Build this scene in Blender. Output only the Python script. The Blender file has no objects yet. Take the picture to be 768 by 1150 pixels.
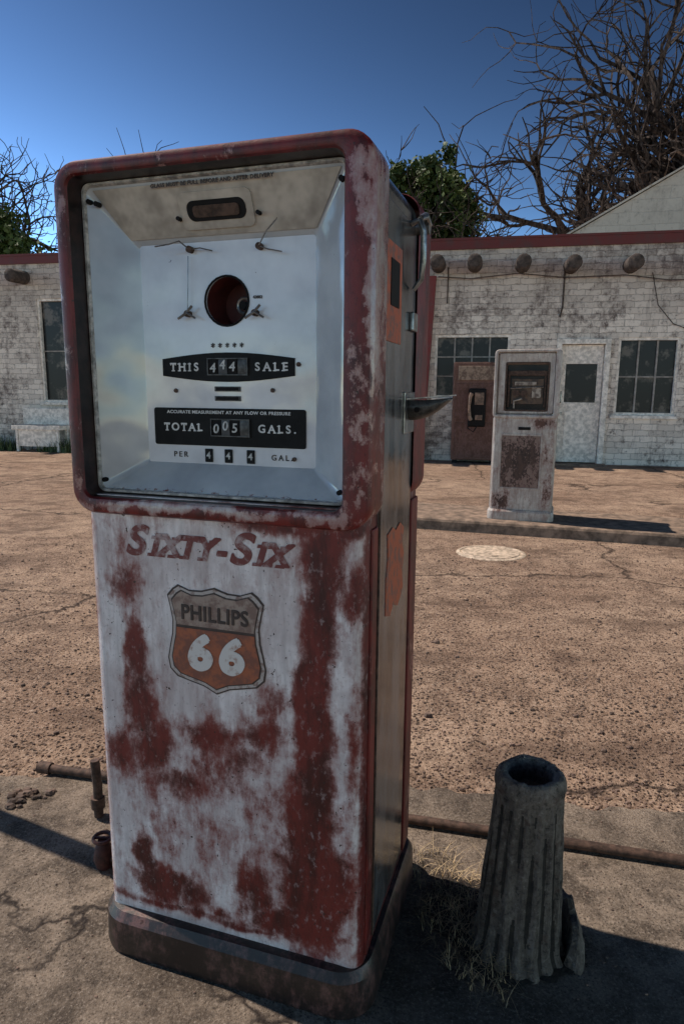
import bpy, math, random, bmesh
from mathutils import Vector, Matrix, noise as mnoise
random.seed(7)
scene=bpy.context.scene
col=scene.collection
pi=math.pi
# ------------------------------------------------------------------ materials
class Mat:
    def __init__(s,name,rough=.8,metal=0.0,spec=.5):
        s.m=bpy.data.materials.new(name); s.m.use_nodes=True
        s.nt=s.m.node_tree; s.b=s.nt.nodes['Principled BSDF']
        s.b.inputs['Roughness'].default_value=rough; s.b.inputs['Metallic'].default_value=metal
        s.b.inputs['Specular IOR Level'].default_value=spec
        s.tc=s.nt.nodes.new('ShaderNodeTexCoord'); s.P=s.tc.outputs['Object']
    def link(s,a,b): s.nt.links.new(a,b)
    def setin(s,node,key,v):
        i=node.inputs[key]
        if isinstance(v,bpy.types.NodeSocket): s.link(v,i)
        else:
            if isinstance(v,(tuple,list)) and len(v)==3 and len(i.default_value)==4: v=(*v,1)
            i.default_value=v
    def math(s,op,a,b=0.0,clamp=False):
        n=s.nt.nodes.new('ShaderNodeMath'); n.operation=op; n.use_clamp=clamp
        s.setin(n,0,a); s.setin(n,1,b); return n.outputs[0]
    def vmath(s,op,a,b=(0,0,0)):
        n=s.nt.nodes.new('ShaderNodeVectorMath'); n.operation=op
        s.setin(n,0,a); s.setin(n,1,b); return n.outputs['Value'] if op in('LENGTH','DISTANCE') else n.outputs[0]
    def scl(s,v=(1,1,1),off=(0,0,0),src=None):
        n=s.nt.nodes.new('ShaderNodeMapping'); s.setin(n,'Vector',src or s.P); n.inputs['Scale'].default_value=v; n.inputs['Location'].default_value=off; return n.outputs[0]
    def noise(s,scale,detail=5,rough=.6,vec=None,dist=0.0,col=False):
        n=s.nt.nodes.new('ShaderNodeTexNoise'); s.setin(n,'Vector',vec or s.P); n.inputs['Scale'].default_value=scale
        n.inputs['Detail'].default_value=detail; n.inputs['Roughness'].default_value=rough; n.inputs['Distortion'].default_value=dist
        return n.outputs['Color' if col else 'Fac']
    def voro(s,scale,feature='F1',vec=None,out='Distance'):
        n=s.nt.nodes.new('ShaderNodeTexVoronoi'); n.feature=feature; s.setin(n,'Vector',vec or s.P); n.inputs['Scale'].default_value=scale
        return n.outputs[out]
    def ramp(s,f,lo,hi,a=0.0,b=1.0):
        n=s.nt.nodes.new('ShaderNodeMapRange'); n.interpolation_type='SMOOTHSTEP'
        s.setin(n,'Value',f); n.inputs['From Min'].default_value=lo; n.inputs['From Max'].default_value=hi
        n.inputs['To Min'].default_value=a; n.inputs['To Max'].default_value=b; return n.outputs[0]
    def mix(s,f,a,b,mode='MIX'):
        n=s.nt.nodes.new('ShaderNodeMix'); n.data_type='RGBA'; n.blend_type=mode
        s.setin(n,0,f); s.setin(n,6,a); s.setin(n,7,b); return n.outputs[2]
    def xyz(s,src=None):
        n=s.nt.nodes.new('ShaderNodeSeparateXYZ'); s.setin(n,0,src or s.P); return n.outputs
    def comb(s,x,y,z):
        n=s.nt.nodes.new('ShaderNodeCombineXYZ'); s.setin(n,0,x); s.setin(n,1,y); s.setin(n,2,z); return n.outputs[0]
    def color(s,c): s.setin(s.b,'Base Color',c)
    def rough(s,r): s.setin(s.b,'Roughness',r)
    def bump(s,h,strength=.3,dist=.01):
        n=s.nt.nodes.new('ShaderNodeBump'); n.inputs['Strength'].default_value=strength; n.inputs['Distance'].default_value=dist
        s.setin(n,'Height',h); s.link(n.outputs[0],s.b.inputs['Normal'])

def simple(name,c,rough=.7,metal=0,var=.25,scale=30,bump=.15,dist=.003,spec=.5):
    M=Mat(name,rough,metal,spec); n=M.noise(scale,3,.65)
    M.color(M.mix(M.ramp(n,.3,.7),tuple(x*(1-var) for x in c),tuple(min(1,x*(1+var)) for x in c)))
    if bump: M.bump(n,bump,dist)
    return M.m

RUST=(.115,.012,.009); WHITE=(.82,.73,.725)
def painted(name,white=WHITE,rust=RUST,blobs=(),speck=.0,edge=0.0,rough=.42,dirt=.5,amp=1.5,soft=.1,bump=.35,famp=1.7,grime=.0,fleck=0.0):
    """weathered paint: placed rust areas broken up by noise"""
    M=Mat(name,rough)
    wob=M.vmath('SCALE',M.vmath('SUBTRACT',M.noise(11,3,.6,col=True),(.5,.5,.5)))
    wob.node.inputs['Scale'].default_value=.06
    Pw=M.vmath('ADD',M.P,wob)
    m=None; neg=None
    for (x,z,rx,rz,a) in blobs:
        d=M.vmath('LENGTH',M.vmath('MULTIPLY',M.vmath('SUBTRACT',Pw,(x,0,z)),(1/rx,0,1/rz)))
        g=M.ramp(d,0.0,2.4,a,0)
        if a>=0: m=g if m is None else M.math('MAXIMUM',m,g)
        else: neg=g if neg is None else M.math('MINIMUM',neg,g)
    if m is None: m=M.math('ADD',0.0,0.0)
    if edge>0:
        X=M.xyz(); e=M.ramp(M.math('ABSOLUTE',X[0]),.292,.312,0,edge); m=M.math('MAXIMUM',m,e)
    if neg is not None: m=M.math('ADD',m,neg)
    big=M.noise(7,4,.65,dist=.3); fine=M.noise(42,6,.75,vec=M.scl((1,1,.75))); mid=M.noise(20,4,.7,vec=M.scl((1,1,.32),(3,1,2)))
    nn=M.math('ADD',M.math('MULTIPLY',M.math('SUBTRACT',big,.5),amp),M.math('ADD',M.math('MULTIPLY',M.math('SUBTRACT',fine,.5),amp*famp),M.math('MULTIPLY',M.math('SUBTRACT',mid,.5),amp*1.4)))
    tot=M.math('ADD',M.math('ADD',m,nn),speck)
    halo=M.ramp(tot,-.02,.62); core=M.ramp(tot,.53-soft,.53+soft)
    streak=M.noise(10,4,.7,vec=M.scl((6,6,.6)))
    base=M.mix(M.ramp(streak,.35,.75,0,dirt),white,tuple(w*.5 for w in white))
    base=M.mix(M.ramp(big,.40,.62,.5,0),base,tuple(w*q for w,q in zip(white,(.52,.44,.43))))
    if grime: base=M.mix(M.ramp(mid,.42,.66,0,grime),base,tuple(w*q for w,q in zip(white,(.42,.33,.32))))
    base=M.mix(M.ramp(M.noise(120,2,.6),.60,.72,0,.5),base,tuple(w*.4 for w in white))
    pink=tuple(.38*w+1.1*r for w,r in zip((.36,.19,.17),rust))
    c=M.mix(M.math('MULTIPLY',halo,.85),base,pink)
    rc=M.mix(M.ramp(mid,.34,.66),tuple(r*.42 for r in rust),tuple(r*1.4 for r in rust))
    rc=M.mix(M.ramp(fine,.55,.68,0,.6),rc,tuple(r*.34 for r in rust))
    c=M.mix(core,c,rc)
    if fleck: c=M.mix(M.ramp(M.noise(65,4,.75,vec=M.scl((1,1,.6),(5,2,7))),.55,.67,0,fleck),c,M.mix(.5,base,pink))
    ch=M.ramp(M.noise(75,3,.7),.67,.70); c=M.mix(ch,c,(.03,.015,.012))
    M.color(c); M.rough(M.math('ADD',M.math('MULTIPLY',core,.25),rough))
    if bump: M.bump(fine,bump,.003)
    return M.m

body_blobs=[(.05,1.058,.12,.014,.9),(.2,1.052,.12,.022,1.25),(.225,.98,.030,.08,1.2),(.213,.84,.026,.12,1.2),(.208,.70,.028,.14,1.2),(.21,.55,.032,.18,1.2),(.20,.42,.042,.12,1.15),
 (.2,.27,.064,.11,1.2),(.15,.17,.088,.031,1.0),(.08,.24,.042,.065,.85),(-.235,.98,.015,.03,.4),(-.215,.90,.032,.033,.85),
 (-.2,.74,.021,.065,.95),(-.195,.63,.030,.07,1.05),(-.165,.53,.044,.05,.97),(-.12,.455,.062,.036,.82),(-.24,.5,.03,.065,.6),
 (-.03,.575,.07,.031,.80),(.05,.53,.052,.036,.76),(.1,.6,.05,.037,.83),(.12,.68,.032,.042,.68),(0,.5,.11,.07,.52),(.1,.46,.09,.06,.5),
 (-.15,.2,.06,.033,1.15),(-.205,.26,.019,.042,1.1),(-.085,.18,.032,.033,.95),(-.02,.155,.048,.016,.65),(.29,.93,.022,.045,.95),(.288,.6,.014,.11,.6),(-.02,.14,.25,.009,.7),
 (-.02,.36,.14,.10,.32),(.125,.99,.05,.025,-.35),(.03,.99,.14,.025,-.2),(.13,.80,.03,.14,-.2)]
m_body=painted('weathered_white_cabinet_paint',blobs=body_blobs,edge=.95,amp=.8,rough=.27,soft=.27,famp=1.7,grime=.5,speck=-.02,fleck=.4,dirt=.55)
frame_blobs=[(.325,1.50,.010,.20,-.38),(.30,1.20,.02,.08,-.22),(-.04,1.068,.22,.008,-.45),(.2,1.07,.10,.012,-.28),(.30,1.62,.015,.05,-.28)]
m_frame=painted('chipped_red_frame_paint',white=(.60,.52,.49),rust=(.115,.008,.007),blobs=frame_blobs,speck=.69,amp=.65,rough=.20,soft=.06)
m_frame_red=painted('faded_red_trim',white=(.3,.2,.2),rust=(.13,.010,.008),speck=.72,amp=.6,rough=.28)
def side_panel():
    M=Mat('dull_metal_side_panel',.2,.45)
    s=M.noise(5,4,.65,vec=M.scl((3,3,.8))); f=M.noise(30,4,.7)
    c=M.mix(M.ramp(s,.35,.65),(.05,.048,.050),(.19,.182,.186))
    c=M.mix(M.ramp(f,.60,.66,0,.8),c,(.03,.016,.013)); M.color(c); M.rough(M.ramp(s,.3,.7,.12,.26)); M.bump(s,.15,.008); return M.m
m_side=side_panel()
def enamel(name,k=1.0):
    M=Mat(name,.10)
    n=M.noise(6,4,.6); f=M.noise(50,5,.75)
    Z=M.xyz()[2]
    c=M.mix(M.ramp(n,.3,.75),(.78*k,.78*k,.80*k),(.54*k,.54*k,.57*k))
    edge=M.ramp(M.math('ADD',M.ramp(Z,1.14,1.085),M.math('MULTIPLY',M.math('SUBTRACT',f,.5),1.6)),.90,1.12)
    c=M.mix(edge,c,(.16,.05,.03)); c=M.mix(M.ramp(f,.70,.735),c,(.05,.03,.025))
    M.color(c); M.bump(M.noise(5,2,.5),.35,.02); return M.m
m_enamel=enamel('glossy_white_enamel'); m_enamelw=enamel('shaded_recess_enamel',.68)  # recess walls: same white enamel, with the recess shade darkened into its colour
m_cream=simple('cream_enamel_hood',(.44,.375,.315),.13,var=.3,scale=14,bump=0)
m_lip=simple('dark_inner_lip',(.018,.007,.006),.35,var=.7,scale=40)
m_plinth=painted('worn_plinth_paint',white=(.030,.021,.019),rust=(.045,.015,.011),speck=.1,amp=1.0,rough=.38,dirt=.4)
m_black=simple('black_plaque',(.010,.009,.009),.55,var=.3,bump=0,spec=.15)
m_dark=simple('dark_recess',(.010,.008,.008),.7,bump=0,spec=.2)
m_cavity=simple('dark_red_cavity',(.085,.016,.014),.5)
m_lett=simple('plaque_lettering',(.66,.63,.61),.5,var=.2,bump=0)
m_dlett=simple('dark_lettering',(.05,.035,.03),.6,bump=0)
m_reel=simple('number_reel',(.06,.06,.065),.5,bump=0)
m_digit=simple('reel_digit',(.50,.48,.46),.5,var=.3,scale=90,bump=0)
m_metal=simple('tarnished_metal',(.22,.215,.21),.28,.7,var=.5,scale=40)
m_bead=simple('worn_pale_rim',(.42,.38,.35),.35,.2,var=.5,scale=60)
m_metald=simple('dark_counter_metal',(.07,.066,.064),.45,.4,var=.5,scale=90)
m_rustmetal=simple('rusty_steel',(.085,.048,.034),.75,.3,var=.5,scale=50,bump=.5)
m_rustred=simple('red_rusty_valve',(.055,.014,.011),.7,var=.5,scale=60,bump=.5)
def worn(name,c,other,lo=.48,hi=.62,scale=45):
    M=Mat(name,.6); f=M.noise(scale,5,.7); M.color(M.mix(M.ramp(f,lo,hi,0,.85),c,other)); return M.m
m_faded=worn('faded_red_lettering',(.165,.034,.029),(.44,.33,.32),.46,.64,28)
m_shield_border=worn('shield_border',(.46,.38,.35),(.20,.11,.09))
m_shield_line=simple('shield_outline',(.05,.03,.025),.6,bump=0)
m_shield_top=worn('shield_tan_field',(.34,.24,.195),(.18,.10,.08),.42,.60)
m_shield_low=worn('shield_orange_field',(.36,.10,.045),(.18,.065,.045),.38,.58)
m_shield_num=worn('shield_numerals',(.64,.57,.54),(.34,.17,.12),.50,.66,32)
m_orange=worn('faded_orange_decal',(.42,.085,.032),(.14,.08,.07),.46,.62,40)

# ------------------------------------------------------------------ mesh helpers
def empty(name,loc=(0,0,0),rotz=0,label=None,cat=None,group=None):
    o=bpy.data.objects.new(name,None); o.location=loc; o.rotation_euler=(0,0,rotz); col.objects.link(o)
    if label:o['label']=label
    if cat:o['category']=cat
    if group:o['group']=group
    return o
def mk(name,v,f,mat,parent=None,smooth=False,loc=None):
    me=bpy.data.meshes.new(name); me.from_pydata([tuple(p) for p in v],[],f); me.update()
    me.materials.append(mat)
    if smooth:
        me.shade_smooth()
        try: me.set_sharp_from_angle(angle=math.radians(42))
        except Exception: pass
    o=bpy.data.objects.new(name,me); col.objects.link(o)
    if parent:o.parent=parent
    if loc:o.location=loc
    return o
def bev(o,w,seg=2):
    b=o.modifiers.new('b','BEVEL'); b.width=w; b.segments=seg; b.limit_method='ANGLE'; return o
def boxdata(x0,x1,y0,y1,z0,z1,V,F):
    n=len(V); V+=[(x0,y0,z0),(x1,y0,z0),(x1,y1,z0),(x0,y1,z0),(x0,y0,z1),(x1,y0,z1),(x1,y1,z1),(x0,y1,z1)]
    F+=[tuple(n+i for i in q) for q in [(0,3,2,1),(4,5,6,7),(0,1,5,4),(1,2,6,5),(2,3,7,6),(3,0,4,7)]]
def boxes(name,L,mat,parent=None,b=0.0):
    V=[];F=[]
    for q in L: boxdata(*q,V,F)
    o=mk(name,V,F,mat,parent)
    if b: bev(o,b)
    return o
def rrect(x0,x1,z0,z1,r,seg=8):
    pts=[]
    rs=r if isinstance(r,(tuple,list)) else (r,r,r,r)
    for (cx,cz,a0,rr) in [(x0+rs[0],z0+rs[0],pi,rs[0]),(x1-rs[1],z0+rs[1],1.5*pi,rs[1]),(x1-rs[2],z1-rs[2],0,rs[2]),(x0+rs[3],z1-rs[3],.5*pi,rs[3])]:
        for i in range(seg+1):
            a=a0+.5*pi*i/seg; pts.append((cx+rr*math.cos(a),cz+rr*math.sin(a)))
    return pts
def loft(name,sections,mat,parent,cap0=False,cap1=False,smooth=True,plan=False):
    V=[];F=[];n=None
    for (x0,x1,a0,a1,r,y) in sections:
        L=rrect(x0,x1,a0,a1,r); n=len(L)
        V+=[((p[0],p[1],y) if plan else (p[0],y,p[1])) for p in L]
    for k in range(len(sections)-1):
        for i in range(n):
            j=(i+1)%n; F.append((k*n+i,k*n+j,(k+1)*n+j,(k+1)*n+i))
    if cap0: F.append(tuple(range(n)))
    if cap1: F.append(tuple(range((len(sections)-1)*n,len(sections)*n)))
    o=mk(name,V,F,mat,parent,False)
    bm=bmesh.new(); bm.from_mesh(o.data); bmesh.ops.remove_doubles(bm,verts=bm.verts,dist=1e-5); bmesh.ops.recalc_face_normals(bm,faces=bm.faces); bm.to_mesh(o.data); bm.free()
    if smooth:
        o.data.shade_smooth(); o.data.set_sharp_from_angle(angle=math.radians(30))
    return o
def tubedata(pts,rad,n,V,F,cap=True):
    base=len(V); k=len(pts); prev=None
    for i,p in enumerate(pts):
        p=Vector(p); d=(Vector(pts[min(i+1,k-1)])-Vector(pts[max(i-1,0)])).normalized()
        if prev is None:
            u=d.cross(Vector((0,0,1))); u=u if u.length>.01 else d.cross(Vector((0,1,0)))
        else: u=prev-d*prev.dot(d)
        u.normalize(); prev=u; w=d.cross(u); r=rad[i] if isinstance(rad,(list,tuple)) else rad
        for j in range(n):
            a=2*pi*j/n; V.append(tuple(p+u*r*math.cos(a)+w*r*math.sin(a)))
    for i in range(k-1):
        for j in range(n):
            F.append((base+i*n+j,base+i*n+(j+1)%n,base+(i+1)*n+(j+1)%n,base+(i+1)*n+j))
    if cap: F.append(tuple(base+j for j in range(n))[::-1]); F.append(tuple(base+(k-1)*n+j for j in range(n)))
def tube(name,pts,rad,mat,parent=None,n=12):
    V=[];F=[]; tubedata(pts,rad,n,V,F); return mk(name,V,F,mat,parent,True)
def disc(name,cx,cz,r,y0,y1,mat,parent,n=28):
    return tube(name,[(cx,y0,cz),(cx,y1,cz)],r,mat,parent,n)
def text(name,body,size,x,z,y,mat,parent,shear=0,bold=0,sx=1.0,space=1.0,depth=.0006,rot=0,align='CENTER',thick=0):
    cu=bpy.data.curves.new('txt','FONT'); cu.body=body; cu.size=size; cu.align_x=align; cu.align_y='CENTER'
    cu.shear=shear; cu.offset=bold; cu.space_character=space; cu.extrude=depth
    o=bpy.data.objects.new('txt',cu); col.objects.link(o)
    d=bpy.context.evaluated_depsgraph_get(); me=bpy.data.meshes.new_from_object(o.evaluated_get(d))
    bpy.data.objects.remove(o)
    T=Matrix.Translation((x,y,z))@Matrix.Rotation(rot,4,'Y')@Matrix.Rotation(pi/2,4,'X')@Matrix.Diagonal((sx,1,1,1))
    me.transform(T)
    if thick:
        V=[];F=[]
        for i,(dx,dz) in enumerate([(0,0),(thick,0),(-thick,0),(0,thick),(0,-thick),(.7*thick,.7*thick),(-.7*thick,.7*thick),(.7*thick,-.7*thick),(-.7*thick,-.7*thick)]):
            n=len(V); V+=[(v.co.x+dx,v.co.y-i*.00004,v.co.z+dz) for v in me.vertices]; F+=[tuple(n+k for k in p.vertices) for p in me.polygons]
        me=bpy.data.meshes.new(name); me.from_pydata(V,[],F); me.update()
    me.materials.clear(); me.materials.append(mat)
    q=bpy.data.objects.new(name,me); col.objects.link(q); q.parent=parent; return q
def join_objs(objs,name):
    V=[];F=[]
    for o in objs:
        n=len(V); V+=[tuple(v.co) for v in o.data.vertices]; F+=[tuple(n+i for i in p.vertices) for p in o.data.polygons]
    mat=objs[0].data.materials[0]; par=objs[0].parent
    for o in objs: bpy.data.objects.remove(o)
    return mk(name,V,F,mat,par)
def polyplate(name,pts,y,th,mat,parent):
    n=len(pts); V=[(p[0],y,p[1]) for p in pts]+[(p[0],y+th,p[1]) for p in pts]
    F=[tuple(range(n)),tuple(range(2*n-1,n-1,-1))]+[(i,i+n,(i+1)%n+n,(i+1)%n) for i in range(n)]
    return mk(name,V,F,mat,parent)
WID={'T':.55,'H':.72,'I':.28,'S':.53,'A':.68,'L':.50,'E':.55,'O':.80,'G':.74,'.':.26}
def slabword(name,word,cx,z,y,size,mat,parent,thick=.0008,gap=.16,sx=1.0):
    """capitals with slab feet, one glyph at a time"""
    tot=sum(WID[c]+gap for c in word)-gap; x=cx-tot*size*sx/2; L=[]; h=size*.345; t=size*.10
    def bar(bx,bz,w): L.append(polyplate('g',[(bx-w/2,bz-t/2),(bx+w/2,bz-t/2),(bx+w/2,bz+t/2),(bx-w/2,bz+t/2)],y-.0007,.0006,mat,parent))
    for c in word:
        w=WID[c]*size*sx; m=x+w/2; L.append(text('g',c,size,m,z,y,mat,parent,sx=sx,thick=thick,depth=.0003))
        top=z+h-t*.4; bot=z-h+t*.4; f=size*.30
        if c=='H':
            for q in(-.27,.27): bar(m+q*size*sx,top,f); bar(m+q*size*sx,bot,f)
        elif c=='I': bar(m,top,f*1.1); bar(m,bot,f*1.1)
        elif c=='T':
            bar(m,bot,f*1.1)
            for q in(-1,1): L.append(polyplate('g',[(m+q*w*.40-t/2,top-t*1.2),(m+q*w*.40+t/2,top-t*1.2),(m+q*w*.40+t/2,top),(m+q*w*.40-t/2,top)],y-.0007,.0006,mat,parent))
        elif c=='A': bar(m-w*.40,bot,f*.9); bar(m+w*.40,bot,f*.9)
        elif c in'LE': bar(m-w*.30,top,f); bar(m-w*.30,bot,f)
        x+=w+gap*size*sx
    return join_objs(L,name)

# ------------------------------------------------------------------ fuel pump
HW=.3107; HD=.2325
def shell(P,mb,mf,mside,mpl,rc=.052):
    loft('plinth',[(-.333,.333,-.262,.262,.08,0),(-.335,.335,-.264,.264,.08,.012),(-.333,.333,-.262,.262,.08,.085),(-.322,.322,-.25,.25,.07,.104),(-.30,.30,-.22,.22,.05,.108)],mpl,P,cap0=True,cap1=True,plan=True)
    loft('cabinet',[(-HW,HW,-HD,HD,.03,.100),(-HW,HW,-HD,HD,.03,.115),(-HW,HW,-HD,HD,.03,1.085)],mb,P,cap0=True,cap1=True,plan=True)
    loft('head_shell',[(-.309,.309,1.07,1.716,rc*.9,-.17),(-.309,.309,1.07,1.716,rc*.9,.14)],mside,P)
    def bez(s):
        y=lambda v:v*s
        return [(-.318,.318,1.047,1.7255,rc-.003,y(-.155)),(-.322,.322,1.047,1.7275,rc,y(-.162)),(-.322,.322,1.047,1.7275,rc,y(-.236)),
         (-.3212,.3212,1.048,1.7265,rc-.001,y(-.247)),(-.317,.317,1.052,1.7225,rc-.005,y(-.2535)),(-.312,.310,1.057,1.717,rc-.009,y(-.2555)),
         (-.301,.280,1.071,1.707,rc-.022,y(-.2555)),(-.295,.271,1.078,1.7025,rc-.027,y(-.2535)),(-.292,.267,1.082,1.700,rc-.030,y(-.247))]
    loft('front_frame',bez(1),mf,P)
    b=bez(-1); b[0]=(-.318,.318,1.047,1.7255,rc-.003,.128);b[1]=(-.322,.322,1.047,1.7275,rc,.135)
    loft('rear_frame',b,mf if mf!=m_frame else m_frame_red,P,cap1=True)
    loft('inner_lip',[(-.2925,.2675,1.0815,1.7005,rc-.030,-.248),(-.2885,.2635,1.087,1.697,.018,-.205)],m_lip if mf==m_frame else mf,P)
    for sgn in (1,-1):
        x0,x1=(HW-.002,HW+.006) if sgn>0 else (-HW-.006,-HW+.002)
        boxes('side_trim',[(x0,x1,.140,.205,.118,1.05)],m_frame_red if mf==m_frame else mf,P,.003)
        boxes('side_trim',[(x0,x1-.001 if sgn>0 else x1,-.205,-.168,.118,1.045)],m_frame_red if mf==m_frame else mf,P,.003)
        x0,x1=(HW-.002,HW+.0035) if sgn>0 else (-HW-.0035,-HW+.002)
        boxes('side_panel',[(x0,x1,-.160,.125,.125,1.65)],mside,P,.002)

C0=(-.1784,1.5012,0); ROT=-.3111
pump=empty('fuel_pump',C0,ROT,'rusty white and red vintage fuel pump with open dial recess','fuel pump')
shell(pump,m_body,m_frame,m_side,m_plinth)
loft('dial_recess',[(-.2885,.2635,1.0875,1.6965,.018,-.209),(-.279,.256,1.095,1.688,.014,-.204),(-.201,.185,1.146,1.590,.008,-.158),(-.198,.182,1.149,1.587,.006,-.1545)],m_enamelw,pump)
loft('recess_bead',[(-.2885,.2635,1.0870,1.6972,.018,-.2065),(-.2875,.2625,1.0882,1.6960,.017,-.2125),(-.2830,.2580,1.0925,1.6920,.014,-.2130),(-.281,.256,1.0945,1.6895,.013,-.2060)],m_bead,pump)
before=set(bpy.data.objects)
def plate_with_hole(name,x0,x1,z0,z1,cx,cz,r,y,th,mat,parent,n=48):
    V=[];F=[]
    def outer(a):
        dx,dz=math.cos(a),math.sin(a); t=1e9
        if dx>1e-9:t=min(t,(x1-cx)/dx)
        if dx<-1e-9:t=min(t,(x0-cx)/dx)
        if dz>1e-9:t=min(t,(z1-cz)/dz)
        if dz<-1e-9:t=min(t,(z0-cz)/dz)
        return cx+dx*t,cz+dz*t
    ang=sorted([2*pi*i/n for i in range(n)]+[math.atan2(z-cz,x-cx)%(2*pi) for x in(x0,x1) for z in(z0,z1)])
    k=len(ang)
    for a in ang: V.append((cx+r*math.cos(a),y,cz+r*math.sin(a)))
    for a in ang: o=outer(a); V.append((o[0],y,o[1]))
    for a in ang: V.append((cx+r*math.cos(a),y+th,cz+r*math.sin(a)))
    for i in range(k):
        j=(i+1)%k; F.append((i,i+k,j+k,j)); F.append((i,j,j+2*k,i+2*k))
    return mk(name,V,F,mat,parent)
plate_with_hole('dial_plate',-.190,.190,1.148,1.586,.003,1.473,.046,-.1755,.004,m_enamel,pump)
V=[];F=[];n=32
for k,(r,y) in enumerate([(.0465,-.1745),(.0465,-.09),(.001,-.0895)]):
    for j in range(n): a=2*pi*j/n; V.append((.003+r*math.cos(a),y,1.473+r*math.sin(a)))
for k in range(2):
    for j in range(n): F.append((k*n+j,k*n+(j+1)%n,(k+1)*n+(j+1)%n,(k+1)*n+j))
mk('meter_cavity',V,F,m_cavity,pump,True)
def ring(name,cx,y,cz,R,r,mat,parent):
    pts=[(cx+R*math.cos(2*pi*i/28),y,cz+R*math.sin(2*pi*i/28)) for i in range(29)]
    return tube(name,pts,r,mat,parent,8)
ring('bore_rim',.003,-.1765,1.473,.0475,.0022,m_dark,pump)
ring('meter_ring',.022,-.135,1.468,.015,.0035,m_metal,pump)
disc('meter_shaft',.022,1.468,.008,-.09,-.145,m_dark,pump)
for i,(x,z) in enumerate([(-.072,1.572),(.078,1.570),(-.081,1.450),(.067,1.448)]):
    disc('dial_knob',x,z,.0065,-.175,-.188,m_rustmetal,pump,12)
tube('prop_wire',[(-.072,-.186,1.572),(-.085,-.20,1.585),(-.10,-.21,1.578),(-.13,-.215,1.574)],.0014,m_metal,pump,6)
tube('prop_wire',[(-.072,-.184,1.572),(-.045,-.19,1.572),(-.02,-.187,1.566)],.0013,m_metal,pump,6)
tube('prop_wire',[(.078,-.186,1.570),(.10,-.20,1.592),(.125,-.206,1.612)],.0014,m_metal,pump,6)
tube('prop_wire',[(.078,-.186,1.570),(.10,-.19,1.562),(.128,-.192,1.556)],.0014,m_metal,pump,6)
tube('prop_wire',[(-.076,-.183,1.56),(-.078,-.184,1.50),(-.081,-.184,1.452)],.0010,m_metal,pump,6)
for x,z in((-.081,1.450),(.067,1.448)):
    tube('lock_lever',[(x-.018,-.190,z-.010),(x,-.190,z),(x+.014,-.190,z+.014)],.0026,m_metal,pump,6)
    tube('lock_lever',[(x+.002,-.192,z+.001),(x+.022,-.192,z-.010)],.0022,m_metal,pump,6)
def bowed(x0,x1,z0,z1,bow):
    pts=[]
    for i in range(13): t=i/12; pts.append((x0+(x1-x0)*t,z0-bow*math.sin(pi*t)))
    for i in range(13): t=1-i/12; pts.append((x0+(x1-x0)*t,z1+bow*math.sin(pi*t)))
    return pts
yP=-.1775
polyplate('sale_plaque',bowed(-.147,.147,1.328,1.362,.012),yP,.002,m_black,pump)
polyplate('gallons_plaque',rrect(-.172,.170,1.186,1.263,.005,4),yP,.002,m_black,pump)
yT=yP-.0008
slabword('sale_lettering','THIS',-.095,1.345,yT,.0225,m_lett,pump,thick=.0006,gap=.24,sx=1.05)
slabword('sale_lettering','SALE',.098,1.345,yT,.0225,m_lett,pump,thick=.0006,gap=.26,sx=1.05)
slabword('gallons_lettering','TOTAL',-.103,1.223,yT,.0220,m_lett,pump,thick=.0006,gap=.20,sx=1.05)
slabword('gallons_lettering','GALS.',.109,1.223,yT,.0220,m_lett,pump,thick=.0006,gap=.22,sx=1.05)
text('gallons_lettering','ACCURATE MEASUREMENT AT ANY FLOW OR PRESSURE',.0088,-.001,1.2545,yT,m_lett,pump,bold=.0002,sx=1.12,space=1.12)
def reels(x0,x1,z0,z1,chars,size):
    ring4=[(x0-.002,x1+.002,yP-.004,yP-.001,z1,z1+.002),(x0-.002,x1+.002,yP-.004,yP-.001,z0-.002,z0),(x0-.002,x0,yP-.004,yP-.001,z0,z1),(x1,x1+.002,yP-.004,yP-.001,z0,z1)]
    boxes('counter_window_frame',ring4,m_metald,pump)
    n=len(chars); w=(x1-x0)/n
    for i,c in enumerate(chars):
        a=x0+i*w
        V=[];F=[]
        for k in range(7):
            t=-1+2*k/6; zz=(z0+z1)/2+t*(z1-z0)/2; yy=yP-.0005-.002*math.cos(t*1.3)
            V+=[(a+.0012,yy,zz),(a+w-.0012,yy,zz)]
        for k in range(6): F.append((2*k,2*k+1,2*k+3,2*k+2))
        mk('number_reel',V,F,(m_dark,m_reel)[i%2] if c!=' ' else m_metald,pump)
        if c.strip(): text('reel_numeral',c,size,a+w/2,(z0+z1)/2+(-.003,.003,-.001,.002)[i],yP-.0036,m_digit,pump,thick=.0004,shear=.1)
reels(-.040,.046,1.331,1.361,'444 ',.026)
reels(-.036,.048,1.208,1.240,'005 ',.026)
for z in (1.302,1.283):
    boxes('price_slot',[(-.028,.030,-.1785,-.1755,z-.005,z+.005)],m_metald,pump,.001)
    boxes('price_slot_opening',[(-.024,.026,-.1793,-.1783,z-.003,z+.003)],m_dark,pump)
for x in(-.045,.0,.05):
    boxes('unit_price_window',[(x-.009,x+.009,-.1785,-.1755,1.152,1.180)],m_black,pump,.002)
    text('unit_price_numeral','4',.020,x,1.166,-.1790,m_digit,pump,bold=.0003)
text('price_lettering','PER',.016,-.112,1.166,-.1763,m_dlett,pump,space=1.5,bold=.0002)
text('price_lettering','GAL.',.016,.118,1.166,-.1763,m_dlett,pump,space=1.5,bold=.0002)
text('decorative_marks','* * * * *',.020,.002,1.384,-.1763,m_dlett,pump,bold=.0004,space=1.1)
text('small_lettering','43882',.008,.070,1.478,-.1763,m_dlett,pump,bold=.0002)
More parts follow.
